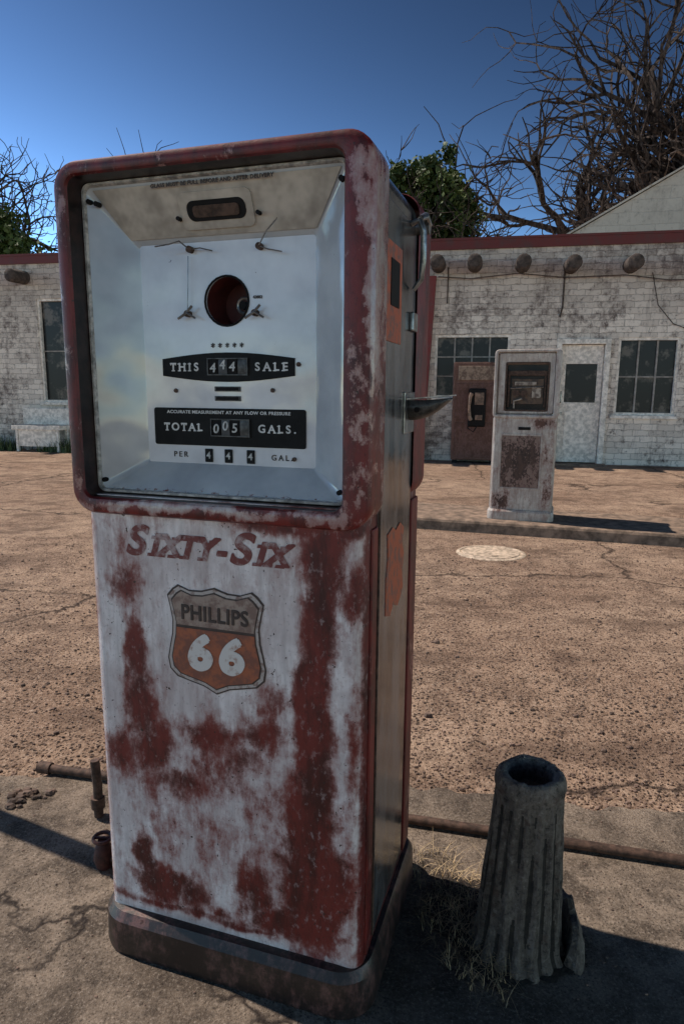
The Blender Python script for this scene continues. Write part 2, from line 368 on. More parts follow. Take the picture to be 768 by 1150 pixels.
for x,z in[(-.118,1.298),(.145,1.165),(.10,1.30),(.155,1.35)]:
    disc('plate_screw',x,z,.0045,-.1755,-.179,m_rustmetal,pump,8)
for o in set(bpy.data.objects)-before:
    if o.type=='MESH': o.data.transform(Matrix.Translation((-.008,.021,.001)))
def slopeplate(name,pts,off,th,mat):
    n=len(pts); V=[]
    d=Vector((0,-.046,.098)).normalized(); nrm=Vector((0,-.098,-.046)).normalized(); c=Vector((-.005,-.181,1.639))
    for o in (off,off+th):
        for (x,t) in pts: V.append(tuple(c+Vector((x,0,0))+d*t+nrm*o))
    F=[tuple(range(n)),tuple(range(2*n-1,n-1,-1))]+[(i,i+n,(i+1)%n+n,(i+1)%n) for i in range(n)]
    return mk(name,V,F,mat,pump)
slopeplate('hood_panel',[(-.208,-.046),(.192,-.046),(.252,.051),(-.262,.051)],.0012,.0015,m_cream)
slopeplate('slot_surround',rrect(-.078,.074,-.034,.033,.012,6),.003,.003,m_cream)
slopeplate('slot_opening',rrect(-.063,.060,-.019,.018,.015,6),.006,.001,m_dark)
slopeplate('slot_grille',rrect(-.050,.047,-.012,.009,.007,6),.007,.002,m_rustmetal)
for p in(-.088,.080): disc('hood_screw',p,1.625,.004,-.178,-.190,m_dark,pump,10)
text('hood_lettering','GLASS MUST BE FULL BEFORE AND AFTER DELIVERY',.0098,-.006,1.6805,-.2080,m_dlett,pump,bold=.0003,sx=1.0,space=1.12)
for (x,z) in[(-.275,1.664),(-.258,1.659),(.248,1.664),(-.275,1.112),(.248,1.112)]:
    disc('recess_screw',x,z,.005,-.196,-.210,m_dark,pump,8)
# faded script
yL=-HD-.0009
sx0=[('S',-.183,.088,.990),('I',-.139,.062,.985),('X',-.106,.062,.985),('T',-.066,.062,.985),('Y',-.026,.062,.985),('-',.008,.062,.985),
     ('S',.048,.088,.990),('I',.090,.062,.985),('X',.124,.062,.985)]
L=[]
for c,x,s,z in sx0:
    L.append(text('lettering',c,s,x*1.04,z,yL,m_faded,pump,shear=.28,bold=.0012,sx=1.12,depth=.0001,thick=.0022))
def slab(x,z,w,h=.007):
    k=.28; return polyplate('lettering',[(x-w/2,z-h/2),(x+w/2,z-h/2),(x+w/2+k*h,z+h/2),(x-w/2+k*h,z+h/2)],yL-.0005,.0004,m_faded,pump)
for c,x,s,z in sx0:
    X=x*1.04; hgt=s*.34
    if c in'IX': L+= [slab(X+hgt*.28+(d if c=='X' else 0),z+hgt-.004,.020) for d in ((-.013,.013) if c=='X' else (0,))]
    if c in'IX': L+= [slab(X-hgt*.28+(d if c=='X' else 0),z-hgt+.001,.020) for d in ((-.013,.013) if c=='X' else (0,))]
    if c in'TY': L.append(slab(X-hgt*.28,z-hgt+.001,.022))
    if c=='Y': L+= [slab(X+hgt*.28+d,z+hgt-.004,.018) for d in(-.014,.014)]
join_objs(L,'faded_lettering')
# shield badge
half=[(0,.113),(.030,.104),(.058,.103),(.084,.112),(.096,.104),(.110,.088),(.104,.062),(.099,.035),(.101,.005),(.108,-.025),(.113,-.050),(.109,-.074),(.092,-.090),(.062,-.097),(.030,-.104),(0,-.118)]
def shield(s):
    R=[(x*s-.007,.795+z*s) for x,z in half]; Lh=[(-x*s-.007,.795+z*s) for x,z in half[1:-1]][::-1]; return (R+Lh)[::-1]
polyplate('shield_edge',shield(1.0),-HD-.0014,.001,m_shield_line,pump)
polyplate('shield_border',shield(.97),-HD-.0022,.001,m_shield_border,pump)
polyplate('shield_inner_line',shield(.91),-HD-.0030,.001,m_shield_line,pump)
def clip(pts,z,above):
    out=[]
    for i in range(len(pts)):
        a,b=pts[i],pts[(i+1)%len(pts)]
        ina=(a[1]>=z)==above; inb=(b[1]>=z)==above
        if ina: out.append(a)
        if ina!=inb:
            t=(z-a[1])/(b[1]-a[1]); out.append((a[0]+(b[0]-a[0])*t,z))
    return out
polyplate('shield_upper_field',clip(shield(.885),.822,True),-HD-.0038,.001,m_shield_top,pump)
polyplate('shield_lower_field',clip(shield(.885),.816,False),-HD-.0038,.001,m_shield_low,pump)
text('shield_name','PHILLIPS',.045,-.007,.849,-HD-.0046,m_shield_line,pump,sx=.86,space=1.08,thick=.0010)
text('shield_number','6',.102,-.044,.763,-HD-.0048,m_shield_num,pump,sx=1.08,shear=.10,thick=.0060)
text('shield_number','6',.102,.028,.763,-HD-.0048,m_shield_num,pump,sx=1.08,shear=.10,thick=.0060)
# side fittings
def sidebox(name,y0,y1,z0,z1,x0,x1,mat,b=.003): return boxes(name,[(HW+x0,HW+x1,y0,y1,z0,z1)],mat,pump,b)
sidebox('switch_surround',-.142,-.018,1.395,1.578,.003,.0055,m_orange)
sidebox('switch_slot',-.113,-.045,1.462,1.548,.005,.0075,m_dark)
rag=[(-.098,.84),(-.060,.828),(-.030,.845),(.01,.83),(.04,.842),(.062,.86),(.050,.90),(.064,.94),(.045,.965),(.058,1.0),(.02,1.018),(-.02,1.008),(-.05,1.02),(-.092,1.012),(-.085,.96),(-.098,.92)]
n=len(rag); V=[(HW+.0052,a,b) for a,b in rag]+[(HW+.003,a,b) for a,b in rag]
mk('side_decal',V,[tuple(range(n)),tuple(range(2*n-1,n-1,-1))]+[(i,i+n,(i+1)%n+n,(i+1)%n) for i in range(n)],m_orange,pump)
# nozzle rest: thin bent sheet hook, open on top
V=[];F=[];ns=8;nx=10
for i in range(nx+1):
    t=i/nx; x=HW+.005+.090*t; h=.040*(1-t**2.2)+.002; w=.036*(1-.35*t**2); zc=1.282+.006*t*t
    for j in range(ns+1):
        a=pi*j/ns; V.append((x,.088+w*math.cos(a),zc-h*math.sin(a)**.5))
for i in range(nx):
    for j in range(ns): F.append((i*(ns+1)+j,i*(ns+1)+j+1,(i+1)*(ns+1)+j+1,(i+1)*(ns+1)+j))
o=mk('nozzle_rest',V,F,m_metald,pump,True); sm=o.modifiers.new('s','SOLIDIFY'); sm.thickness=.002
V=[(HW+.004,.046,1.2835),(HW+.104,.060,1.2925),(HW+.104,.112,1.2925),(HW+.004,.128,1.2835)]; V+=[(a,b,c+.0025) for a,b,c in V]
mk('rest_flange',V,[(0,3,2,1),(4,5,6,7),(0,1,5,4),(1,2,6,5),(2,3,7,6),(3,0,4,7)],m_bead,pump)
tube('rest_bolt',[(HW+.030,.050,1.262),(HW+.030,.040,1.262)],.006,m_dark,pump,10)
sidebox('rest_backplate',.030,.140,1.210,1.300,.003,.007,m_metal)
tube('lever_handle',[(HW+.004,.060,1.645),(HW+.022,.060,1.652),(HW+.030,.064,1.63),(HW+.030,.068,1.58),(HW+.026,.070,1.535),(HW+.010,.072,1.515)],[.006,.007,.007,.007,.006,.005],m_metal,pump,10)
tube('lever_pivot',[(HW+.003,.12,1.650),(HW+.032,.12,1.650)],.015,m_metal,pump,14)
tube('lever_bar',[(HW+.024,.060,1.655),(HW+.028,.09,1.666),(HW+.026,.13,1.657)],[.006,.008,.009],m_metal,pump,10)
sidebox('hose_flange',.07,.118,1.43,1.47,.003,.012,m_metal)
tube('side_rib',[(HW+.004,-.158,.13),(HW+.004,-.158,1.64)],.003,m_rustmetal,pump,6)

# ------------------------------------------------------------------ second pump
m2_body=painted('worn_white_pump_paint',white=(.58,.51,.455),rust=(.08,.035,.024),speck=.02,amp=.85,dirt=.8,grime=.5,
   blobs=[(-.2,.2,.08,.08,.6),(.2,1.0,.1,.04,.6),(.25,.5,.04,.3,.4)],bump=0)
pump2=empty('fuel_pump',(1.831+.078,6.7211+.2227,0),ROT,'worn white vintage fuel pump with dark dial window on kerbed island','fuel pump')
m2_frame=painted('worn_white_frame',white=(.62,.55,.49),rust=(.08,.028,.020),speck=.03,amp=.85,dirt=.8,grime=.4,bump=0)
shell(pump2,m2_body,m2_frame,m_side,m2_body,.042)
m_glass=Mat('dirty_dark_glass',.25,spec=.2); g=m_glass.noise(5,3,.6); m_glass.color(m_glass.mix(m_glass.ramp(g,.35,.7),(.010,.009,.010),(.04,.028,.022))); m_glass=m_glass.m
loft('dial_surround',[(-.2880,.2630,1.088,1.696,.018,-.207),(-.275,.26,1.10,1.685,.018,-.223),(-.215,.215,1.12,1.60,.02,-.223),(-.205,.205,1.13,1.585,.02,-.215),(-.2,.2,1.135,1.58,.02,-.165)],m2_frame,pump2,cap1=False)
loft('window_rim',[(-.215,.215,1.115,1.605,.02,-.222),(-.212,.212,1.118,1.602,.02,-.230),(-.198,.198,1.132,1.588,.02,-.230),(-.196,.196,1.134,1.586,.02,-.220)],m_rustmetal,pump2)
boxes('dial_window',[(-.206,.206,-.175,-.170,1.12,1.59)],m_glass,pump2)
m_dial2=worn('stained_dial_face',(.13,.075,.045),(.03,.018,.014),.40,.6,14)
m_dial3=worn('pale_dial_card',(.42,.34,.27),(.08,.045,.035),.42,.62,20)
boxes('dial_face',[(-.15,.16,-.185,-.176,1.19,1.44)],m_dial2,pump2,.002)
boxes('dial_counter',[(-.12,.09,-.196,-.186,1.375,1.41)],m_dial3,pump2,.002)
boxes('dial_card',[(.05,.14,-.191,-.186,1.25,1.35)],m_dial3,pump2,.002)
boxes('dial_hood',[(-.19,.19,-.21,-.176,1.47,1.52)],m_rustmetal,pump2,.004)
tube('dial_rod',[(-.16,-.198,1.345),(.16,-.198,1.36)],.008,m_metal,pump2,8)
tube('dial_pipe',[(-.12,-.19,1.145),(-.12,-.20,1.22),(-.04,-.20,1.24)],.010,m_dial3,pump2,8)
for a in(-.185,.168): boxes('dial_bracket',[(a,a+.018,-.205,-.176,1.16,1.468)],m_rustmetal,pump2,.003)
for x in(-.10,-.03): tube('dial_gear',[(x,-.176,1.295),(x,-.200,1.295)],.034,m_rustmetal,pump2,14)
m2_panel=painted('dark_worn_panel',white=(.28,.20,.16),rust=(.055,.028,.020),blobs=[(-.03,.60,.22,.24,.8)],speck=-.02,amp=1.2,bump=0)
boxes('service_panel',[(-.215,.165,-HD-.004,-HD+.002,.34,.87)],m2_panel,pump2,.003)
boxes('panel_trim',[(-.235,-.217,-HD-.008,-HD+.002,.32,.89),(.167,.185,-HD-.008,-HD+.002,.32,.89),(-.217,.167,-HD-.008,-HD+.002,.872,.89),(-.217,.167,-HD-.008,-HD+.002,.32,.338)],m2_body,pump2,.002)
boxes('panel_slot',[(-.06,.06,-HD-.006,-HD+.001,.93,.96)],m_dark,pump2,.002)
boxes('nozzle_boot',[(HW+.003,HW+.03,.02,.12,1.2,1.32)],m_metal,pump2,.01)

# ------------------------------------------------------------------ ground
def crackmask(M,scale,width,dist=.25):
    w=M.vmath('SCALE',M.vmath('SUBTRACT',M.noise(2.2,5,.65,col=True),(.5,.5,.5))); w.node.inputs['Scale'].default_value=dist*2
    P=M.vmath('ADD',M.P,w)
    return M.ramp(M.voro(scale,'DISTANCE_TO_EDGE',vec=P),0.0,width,1,0)
def ground_mat():
    M=Mat('coarse_driveway_concrete',.95,spec=.15)
    a=M.noise(.55,5,.65); b=M.noise(5,5,.75); f=M.noise(70,4,.8)
    c=M.mix(M.ramp(a,.3,.7),(.36,.228,.158),(.56,.385,.275))
    c=M.mix(M.ramp(b,.38,.66,0,.7),c,(.175,.108,.076))
    c=M.mix(M.ramp(f,.50,.72,0,.75),c,(.70,.54,.42))
    c=M.mix(M.ramp(f,.49,.31,0,.9),c,(.055,.035,.027))
    v=M.voro(26); pm=M.ramp(b,.36,.56)
    pit=M.math('MULTIPLY',M.ramp(v,.14,.26,1,0),pm); c=M.mix(M.math('MULTIPLY',pit,.92),c,(.035,.024,.020))
    v2=M.voro(62); pit2=M.ramp(v2,.18,.34,1,0); c=M.mix(M.math('MULTIPLY',pit2,.78),c,(.06,.04,.031))
    cr=M.math('MULTIPLY',crackmask(M,.34,.010),M.ramp(M.noise(.5,2,.6,vec=M.scl((1,1,1),(5,5,0))),.38,.46)); c=M.mix(M.math('MULTIPLY',cr,.9),c,(.045,.03,.024))
    st=M.ramp(M.noise(.9,5,.7,vec=M.scl((1,2.2,1),(4,1,0))),.51,.63,0,.55); c=M.mix(st,c,(.13,.082,.06))
    M.color(c)
    M.bump(M.math('SUBTRACT',M.math('MULTIPLY',f,1.1),M.math('MULTIPLY',pit2,.8)),1.0,.018); return M.m
def pad_mat():
    M=Mat('old_pad_concrete',.93,spec=.15)
    a=M.noise(1.6,5,.65); b=M.noise(9,6,.75); f=M.noise(120,4,.8)
    c=M.mix(M.ramp(a,.32,.68),(.115,.086,.066),(.32,.245,.188))
    c=M.mix(M.ramp(b,.40,.64,0,.8),c,(.062,.046,.036))
    c=M.mix(M.ramp(f,.5,.72,0,.65),c,(.48,.39,.32)); c=M.mix(M.ramp(f,.47,.31,0,.85),c,(.035,.026,.021))
    v=M.voro(120); pit=M.math('MULTIPLY',M.ramp(v,.14,.3,1,0),M.ramp(a,.42,.56)); c=M.mix(M.math('MULTIPLY',pit,.8),c,(.035,.026,.022))
    cr=M.math('MULTIPLY',crackmask(M,1.0,.014,dist=.25),M.ramp(M.noise(1.7,2,.6,vec=M.scl((1,1,1),(2,5,0))),.40,.5)); c=M.mix(M.math('MULTIPLY',cr,.9),c,(.025,.018,.016))
    M.color(c)
    M.bump(M.math('ADD',M.math('MULTIPLY',b,1.3),M.math('MULTIPLY',f,.5)),1.0,.014); return M.m
m_ground=ground_mat(); m_pad=pad_mat()
g=mk('ground',[(-300,-60,-.12),(300,-60,-.12),(300,500,-.12),(-300,500,-.12)],[(0,1,2,3)],m_ground); g['kind']='structure'
edge=[]; xs=[-6,-3,-1.18,.22,1.09,3,6]; ys=[2.6,2.28,2.09,2.02,1.90,1.62,1.2]
x=-6.0
while x<6:
    for i in range(6):
        if xs[i]<=x<=xs[i+1]: y=ys[i]+(ys[i+1]-ys[i])*(x-xs[i])/(xs[i+1]-xs[i])
    edge.append((x,y+.06*mnoise.noise(Vector((x*3,0,5)))+.035*mnoise.noise(Vector((x*13,2,5))))); x+=.03
V=[];F=[];n=len(edge)
for (x,y) in edge: V+=[(x,-4.0,0),(x,y-.02,0),(x,y,-.012),(x,y+.012,-.13)]
for i in range(n-1):
    for k in range(3): F.append((4*i+k,4*(i+1)+k,4*(i+1)+k+1,4*i+k+1))
o=mk('concrete_pad',V,F,m_pad); o['kind']='structure'
c,s=math.cos(ROT),math.sin(ROT)
def iw(lx,ly,z): return (1.83+lx*c-ly*s,6.50+lx*s+ly*c,z)
m_kerb=simple('kerb_concrete',(.20,.135,.096),.9,var=.5,scale=9,bump=.5,dist=.01)
prof=[(.0,-.125),(.0,-.03),(.01,-.008),(.03,0),(.95,0),(.98,-.125)]
V=[];F=[]
NX=60
for i in range(NX+1):
    lx=-1.35+9.35*i/NX
    for (ly,z) in prof: q=iw(lx,ly+.006*mnoise.noise(Vector((lx*5,ly,1))),z); V.append(q)
k=len(prof)
for i in range(NX):
    for j in range(k-1): F.append((i*k+j,(i+1)*k+j,(i+1)*k+j+1,i*k+j+1))
F.append(tuple(range(k))[::-1]); F.append(tuple(NX*k+j for j in range(k)))
o=mk('kerbed_island',V,F,m_kerb); o['kind']='structure'
mh=empty('manhole_cover',(1.34,5.77,-.12),0,'pale round steel cover set in the tan driveway','manhole cover')
m_cover=simple('dusty_cover',(.46,.35,.26),.8,var=.45,scale=25,bump=.4)
V=[];F=[];n=40
for (r,z) in((.31,.001),(.30,.008),(.275,.010),(.27,.005),(.255,.005),(.25,.011),(.0005,.013)):
    for j in range(n): a=2*pi*j/n; V.append((r*math.cos(a),r*.93*math.sin(a),z))
for q in range(6):
    for j in range(n): F.append((q*n+j,q*n+(j+1)%n,(q+1)*n+(j+1)%n,(q+1)*n+j))
mk('cover_plate',V,F,m_cover,mh,True)
boxes('pick_hole',[(-.03,.03,-.17,-.15,.0135,.0145)],m_dark,mh)
ra=empty('steel_rail',(0,0,0),0,'long rusty steel pipe lying across the concrete pad','steel pipe')
tube('pipe',[(-1.03,2.075,.018),(-.2,1.905,.017),(.2,1.815,.017),(.96,1.640,.017),(2.6,1.26,.016)],.0145,m_rustmetal,ra,12)
tube('end_collar',[(-1.035,2.076,.018),(-.99,2.067,.018)],.020,m_rustmetal,ra,12)
sp=empty('stub_pipe',(-.745,1.84,0),0,'short rusty pipe stub standing beside the pump base','pipe')
tube('pipe',[(0,0,-.01),(.002,0,.10),(-.004,.005,.185)],.014,m_rustmetal,sp,12)
tube('coupling',[(0,0,.03),(0,0,.065)],.021,m_rustmetal,sp,12)
vv=empty('pipe_valve',(-.650,1.62,0),0,'dark red rusty pipe valve with round handwheel','valve')
tube('valve_body',[(0,0,0),(0,0,.03),(0,0,.06),(0,0,.085)],[.020,.028,.022,.012],m_rustred,vv,12)
pts=[(.024*math.cos(2*pi*i/18),.024*math.sin(2*pi*i/18),.088) for i in range(19)]
tube('handwheel',pts,.005,m_rustred,vv,6)
tube('handwheel_spoke',[(-.024,0,.088),(.024,0,.088)],.004,m_rustred,vv,6)
tube('side_pipe',[(-.03,.10,.03),(0,0,.03),(.12,-.02,.03)],.012,m_rustmetal,vv,10)
ps=empty('sign_post',(-1.78,2.16,0),0,'plain steel post standing on the concrete pad','post')
tube('post',[(0,0,0),(0,0,2.6)],.038,m_metal,ps,12)
tube('post_base',[(0,0,0),(0,0,.02)],.11,m_metal,ps,16)
tube('post_cap',[(0,0,2.6),(0,0,2.62)],.05,m_metal,ps,12)

# ------------------------------------------------------------------ fluted broken post
NFL=17
def stump_mat():
    M=Mat('weathered_cast_post',.8)
    s=M.noise(9,4,.7,vec=M.scl((5,5,.8))); f=M.noise(60,5,.8)
    c=M.mix(M.ramp(s,.3,.7),(.088,.064,.050),(.225,.175,.142))
    rim=M.ramp(M.xyz()[2],.425,.45); c=M.mix(M.math('MULTIPLY',rim,.45),c,(.36,.29,.235))
    c=M.mix(M.ramp(f,.5,.7,0,.65),c,(.38,.31,.26)); c=M.mix(M.ramp(f,.48,.34,0,.9),c,(.028,.02,.016)); c=M.mix(M.ramp(M.noise(18,3,.7),.58,.7,0,.6),c,(.085,.038,.024))
    M.color(c); M.bump(M.math('ADD',f,s),1.0,.014); return M.m
m_stump=stump_mat()
m_groove=simple('dark_flute_groove',(.030,.022,.017),.9,var=.5,scale=60)  # darker colour for the groove faces between the ribs
m_fill=simple('tan_dirt_fill',(.27,.185,.12),.95,var=.5,scale=70,bump=.8,dist=.01)
st=empty('broken_post',(.428,1.378,0),.2,'grey fluted broken hollow post stub with dry grass below','broken post')
def fluted():
    V=[];F=[];n=272
    rings=[]
    H=.452
    for k in range(37):
        t=k/36; z=t*H; r=.104-.031*t**.85+(.005 if .92<t<.98 else 0)
        if t<.12: r+=.018*(1-t/.12)**2
        rings.append((r,z,1.0 if t<.88 else .15))
    rings+=[(.070,H+.004,.05),(.063,H+.006,0),(.056,H+.005,0),(.050,H-.001,0),(.047,H-.02,0),(.045,H-.14,0)]
    G=[]
    for (r,z,fl) in rings:
        for j in range(n):
            a=2*pi*j/n+.05*mnoise.noise(Vector((z*6,1,1)))
            g=abs(math.cos(a*NFL/2))**2.2*fl
            brk=.75+.25*max(-1,min(1,2.2*mnoise.noise(Vector((math.cos(a)*4,math.sin(a)*4,z*8)))))
            rr=r*(1-.13*g*brk+.02)
            rr*=1+.03*mnoise.noise(Vector((math.cos(a)*2.2,math.sin(a)*2.2,z*7)))+.024*mnoise.noise(Vector((math.cos(a)*9,math.sin(a)*9,z*30)))
            zz=z
            if z>H*.9: zz+= (.008*mnoise.noise(Vector((math.cos(a)*1.3,math.sin(a)*1.3,3)))+.004*mnoise.noise(Vector((math.cos(a)*5,math.sin(a)*5,3))))*min(1,(z-H*.9)/(H*.1))
            V.append((rr*math.cos(a)+.010*z/H,rr*math.sin(a),zz-.01)); G.append(g*brk)
    for k in range(len(rings)-1):
        for j in range(n): F.append((k*n+j,k*n+(j+1)%n,(k+1)*n+(j+1)%n,(k+1)*n+j))
    o=mk('fluted_shaft',V,F,m_stump,st,True); o.data.materials.append(m_groove)
    for p in o.data.polygons:
        if sum(G[i] for i in p.vertices)/len(p.vertices)>.58: p.material_index=1
    return o
fluted()
V=[(.009,0,.392)];F=[];n=40
for q,(r,z) in enumerate([(.016,.394),(.032,.388),(.049,.396)]):
    for j in range(n): a=2*pi*j/n; V.append((.009+r*math.cos(a),r*math.sin(a),z+.012*mnoise.noise(Vector((r*60*math.cos(a),r*60*math.sin(a),4)))))
for j in range(n): F.append((0,1+j,1+(j+1)%n))
for q in range(2):
    for j in range(n): F.append((1+q*n+j,1+q*n+n+j,1+q*n+n+(j+1)%n,1+q*n+(j+1)%n))
mk('dirt_fill',V,F,m_fill,st,True)
V=[];F=[];n=48;K=5
for i in range(n+1):
    a=math.radians(-50+120*i/n); h=.085*math.sin(pi*min(1,max(0,i/n)))**.4*(1+.35*mnoise.noise(Vector((i*.18,1,1))))+.008
    for (r,z) in ((.158,-.01),(.150,h*.5),(.138,h),(.124,h*.95),(.112,.0)):
        rr=r*(1+.04*mnoise.noise(Vector((i*.3,z*20,2)))); V.append((rr*math.cos(a),rr*math.sin(a),z))
for i in range(n):
    for j in range(K-1): F.append((i*K+j,(i+1)*K+j,(i+1)*K+j+1,i*K+j+1))
F.append(tuple(range(K))); F.append(tuple(n*K+j for j in range(K)))
mk('broken_collar',V,F,m_stump,st,True)
m_dirt=simple('dark_soil',(.04,.028,.021),.98,var=.6,scale=80,bump=1.0,dist=.01)
V=[(0.43,1.40,.006)];F=[];n=64
for j in range(n):
    a=2*pi*j/n; r=.17+.05*mnoise.noise(Vector((math.cos(a)*1.5,math.sin(a)*1.5,8)))+.02*mnoise.noise(Vector((math.cos(a)*9,math.sin(a)*9,8)))+(.07*math.sin((a-1.6)/1.8*pi) if 1.6<a<3.4 else 0)
    V.append((.42+r*math.cos(a),1.40+r*.85*math.sin(a),.0035))
for j in range(n): F.append((0,1+j,1+(j+1)%n))
o=mk('soil_patch',V,F,m_dirt); o['kind']='structure'

# ------------------------------------------------------------------ grasses, stones
def blades(name,n,posf,hf,wid,mat,label,lean=.6):
    V=[];F=[]
    for i in range(n):
        x,y,z=posf(); h=hf(); a=random.uniform(0,2*pi); l=random.uniform(.1,lean)*h; w=wid*random.uniform(.6,1.4)
        dx,dy=math.cos(a),math.sin(a); px,py=-dy*w,dx*w; b=len(V)
        for k in range(4):
            t=k/3; ww=1-t*.9; cx=x+dx*l*t*t; cy=y+dy*l*t*t; cz=z+h*(t-.25*t*t*l/h)
            V+=[(cx-px*ww,cy-py*ww,cz),(cx+px*ww,cy+py*ww,cz)]
        for k in range(3): F.append((b+2*k,b+2*k+1,b+2*k+3,b+2*k+2))
    o=mk(name,V,F,mat); o['kind']='stuff'; o['label']=label; return o
m_straw=simple('dry_straw',(.38,.27,.155),.8,var=.5,scale=20,bump=0)
m_weed=simple('weed_green',(.06,.09,.03),.7,var=.5,scale=5,bump=0)
def pos_straw():
    if random.random()<.7:
        a=random.uniform(1.5,4.4); r=random.uniform(.10,.21); return (.43+r*math.cos(a),1.40+r*math.sin(a),0)
    return (random.uniform(.20,.33),random.uniform(1.40,1.70),0)
blades('dry_grass',680,pos_straw,lambda:random.uniform(.012,.065),.0011,m_straw,'dry straw-coloured grass around the broken post foot',2.4)
def fy(x): return 14.4-.2*x
clumps=[(-8.9,.5),(-8.3,.45),(-8.5,.6),(-7.9,.45),(-6.6,.25),(-6.2,.3),(-9.3,.5)]
def pos_weed():
    cx,w=random.choice(clumps); return (random.gauss(cx,.18),fy(cx)-.5+random.gauss(0,.15),-.12)
blades('green_weeds',900,pos_weed,lambda:random.uniform(.12,.42),.012,m_weed,'green weeds growing along the foot of the wall',.9)
m_stone=simple('gravel_stone',(.14,.09,.068),.9,var=.7,scale=6,bump=0)
V=[];F=[]
def stone(x,y,z,r):
    b=len(V); ph=random.uniform(0,6)
    for (zz,rr) in((-.2,.8),(.35,1.0),(.75,.6)):
        for j in range(6):
            a=ph+j*pi/3; k=rr*r*random.uniform(.75,1.15); V.append((x+k*math.cos(a),y+k*.8*math.sin(a),z+zz*r))
    for k in range(2):
        for j in range(6): F.append((b+k*6+j,b+k*6+(j+1)%6,b+(k+1)*6+(j+1)%6,b+(k+1)*6+j))
    F.append(tuple(b+12+j for j in range(6)))
for i in range(9500):
    y=2.05+random.random()**1.7*4.2; x=random.uniform(-.75,.75)*y+.2*y; stone(x,y,-.12,random.uniform(.002,.0085)*(1.7 if random.random()<.04 else 1))
for i in range(600): stone(random.uniform(-1.4,1.4),random.uniform(.9,1.95),0,random.uniform(.0012,.0045))
for i in range(500):
    x=random.uniform(-1.6,1.6); stone(x,2.07-.11*x+random.gauss(0,.035),-.12,random.uniform(.003,.010))
stone(.39,2.72,-.12,.022); stone(.55,3.6,-.12,.02)
for i in range(26): stone(-1.02+random.gauss(0,.05),1.93+random.gauss(0,.03),0.0,random.uniform(.006,.020))
o=mk('loose_gravel',V,F,m_stone); o['kind']='stuff'; o['label']='small dark loose stones scattered over the driveway'

# ------------------------------------------------------------------ station building
TH=math.atan(-.2)
bld=empty('station_building',(0,14.4,-.12),TH,'long whitewashed brick service station with red parapet and round beams','building')
def wall_mat(name='whitewashed_block',light=(.86,.75,.66),dark=(.25,.20,.178),bw=.31,rh=.118,mort=.42,k=.72):
    M=Mat(name,.9,spec=.2)
    X=M.xyz(); w=M.vmath('SCALE',M.vmath('SUBTRACT',M.noise(6,3,.65,col=True),(.5,.5,.5))); w.node.inputs['Scale'].default_value=.09
    P=M.vmath('ADD',M.comb(M.math('ADD',X[0],X[1]),X[2],0.0),w)
    b=M.nt.nodes.new('ShaderNodeTexBrick'); M.setin(b,'Vector',P); b.inputs['Scale'].default_value=1.0
    b.inputs['Brick Width'].default_value=bw; b.inputs['Row Height'].default_value=rh; b.inputs['Mortar Size'].default_value=.009; b.inputs['Mortar Smooth'].default_value=.8
    b.inputs['Color1'].default_value=(1,1,1,1); b.inputs['Color2'].default_value=(.66,.65,.65,1); b.inputs['Mortar'].default_value=(mort,mort,mort,1)
    big=M.noise(.9,5,.7); f=M.noise(7,5,.8); vst=M.noise(2.5,4,.7,vec=M.scl((2.5,2.5,.35)))
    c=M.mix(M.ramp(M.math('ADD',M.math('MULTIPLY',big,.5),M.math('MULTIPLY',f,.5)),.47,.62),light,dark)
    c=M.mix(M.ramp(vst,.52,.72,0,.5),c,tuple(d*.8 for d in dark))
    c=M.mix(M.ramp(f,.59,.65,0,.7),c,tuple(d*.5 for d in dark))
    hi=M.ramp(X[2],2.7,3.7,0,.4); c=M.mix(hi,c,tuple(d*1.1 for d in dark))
    c=M.mix(k,c,b.outputs['Color'],'MULTIPLY'); M.color(c)
    M.bump(b.outputs['Fac'],.6,-.02); return M.m
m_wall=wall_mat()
m_redtrim=worn('faded_red_parapet',(.13,.016,.014),(.08,.033,.03),.45,.7,3)
m_wood=simple('grey_weathered_wood',(.065,.046,.038),.9,var=.5,scale=12,bump=.6)
m_frame_w=simple('peeling_white_joinery',(.74,.66,.59),.6,var=.3,scale=12,bump=0)
m_frame_d=simple('old_grey_glazing_bar',(.30,.265,.24),.7,var=.3,scale=12,bump=0)
Ht=4.40
ops=[(-7.22,-6.42,1.12,3.46),(1.93,3.44,1.31,2.58),(4.34,5.36,-.1,2.48),(5.50,6.63,1.00,2.50)]
L=[];x=-16.0
for (a,b,z0,z1) in ops:
    L.append((x,a,0,.3,-.1,Ht))
    if z0>0: L.append((a,b,0,.3,-.1,z0))
    L.append((a,b,0,.3,z1,Ht)); x=b
L.append((x,14.0,0,.3,-.1,Ht))
L+=[(-16,-15.7,.3,8,-.1,Ht),(13.7,14,.3,8,-.1,Ht),(-15.7,13.7,7.7,8,-.1,Ht)]
boxes('wall',L,m_wall,bld)
boxes('roof_deck',[(-15.69,13.69,.31,7.69,3.9,4.0)],m_wood,bld)
boxes('parapet_trim',[(-16.05,14.05,-.06,.34,Ht,Ht+.045),(-16.05,14.05,-.045,-.003,Ht-.17,Ht-.001)],m_redtrim,bld)
for x,z in[(1.95,3.94),(2.67,3.93),(3.59,3.90),(4.51,3.86),(5.60,3.84),(-7.48,3.93),(-9.0,3.93),(7.0,3.85),(-4.5,3.93),(-3.0,3.93),(-1.5,3.93),(0,3.93)]:
    tube('roof_beam',[(x,.05,z),(x,-.50,z-.015),(x,-.53,z-.015)],[.150,.145,.11],m_wood,bld,14)
m_pane=Mat('dark_window_pane',.28,spec=.3); q=m_pane.noise(2.2,4,.7); m_pane.color(m_pane.mix(m_pane.ramp(q,.50,.64),(.007,.007,.009),(.13,.11,.095))); m_pane=m_pane.m
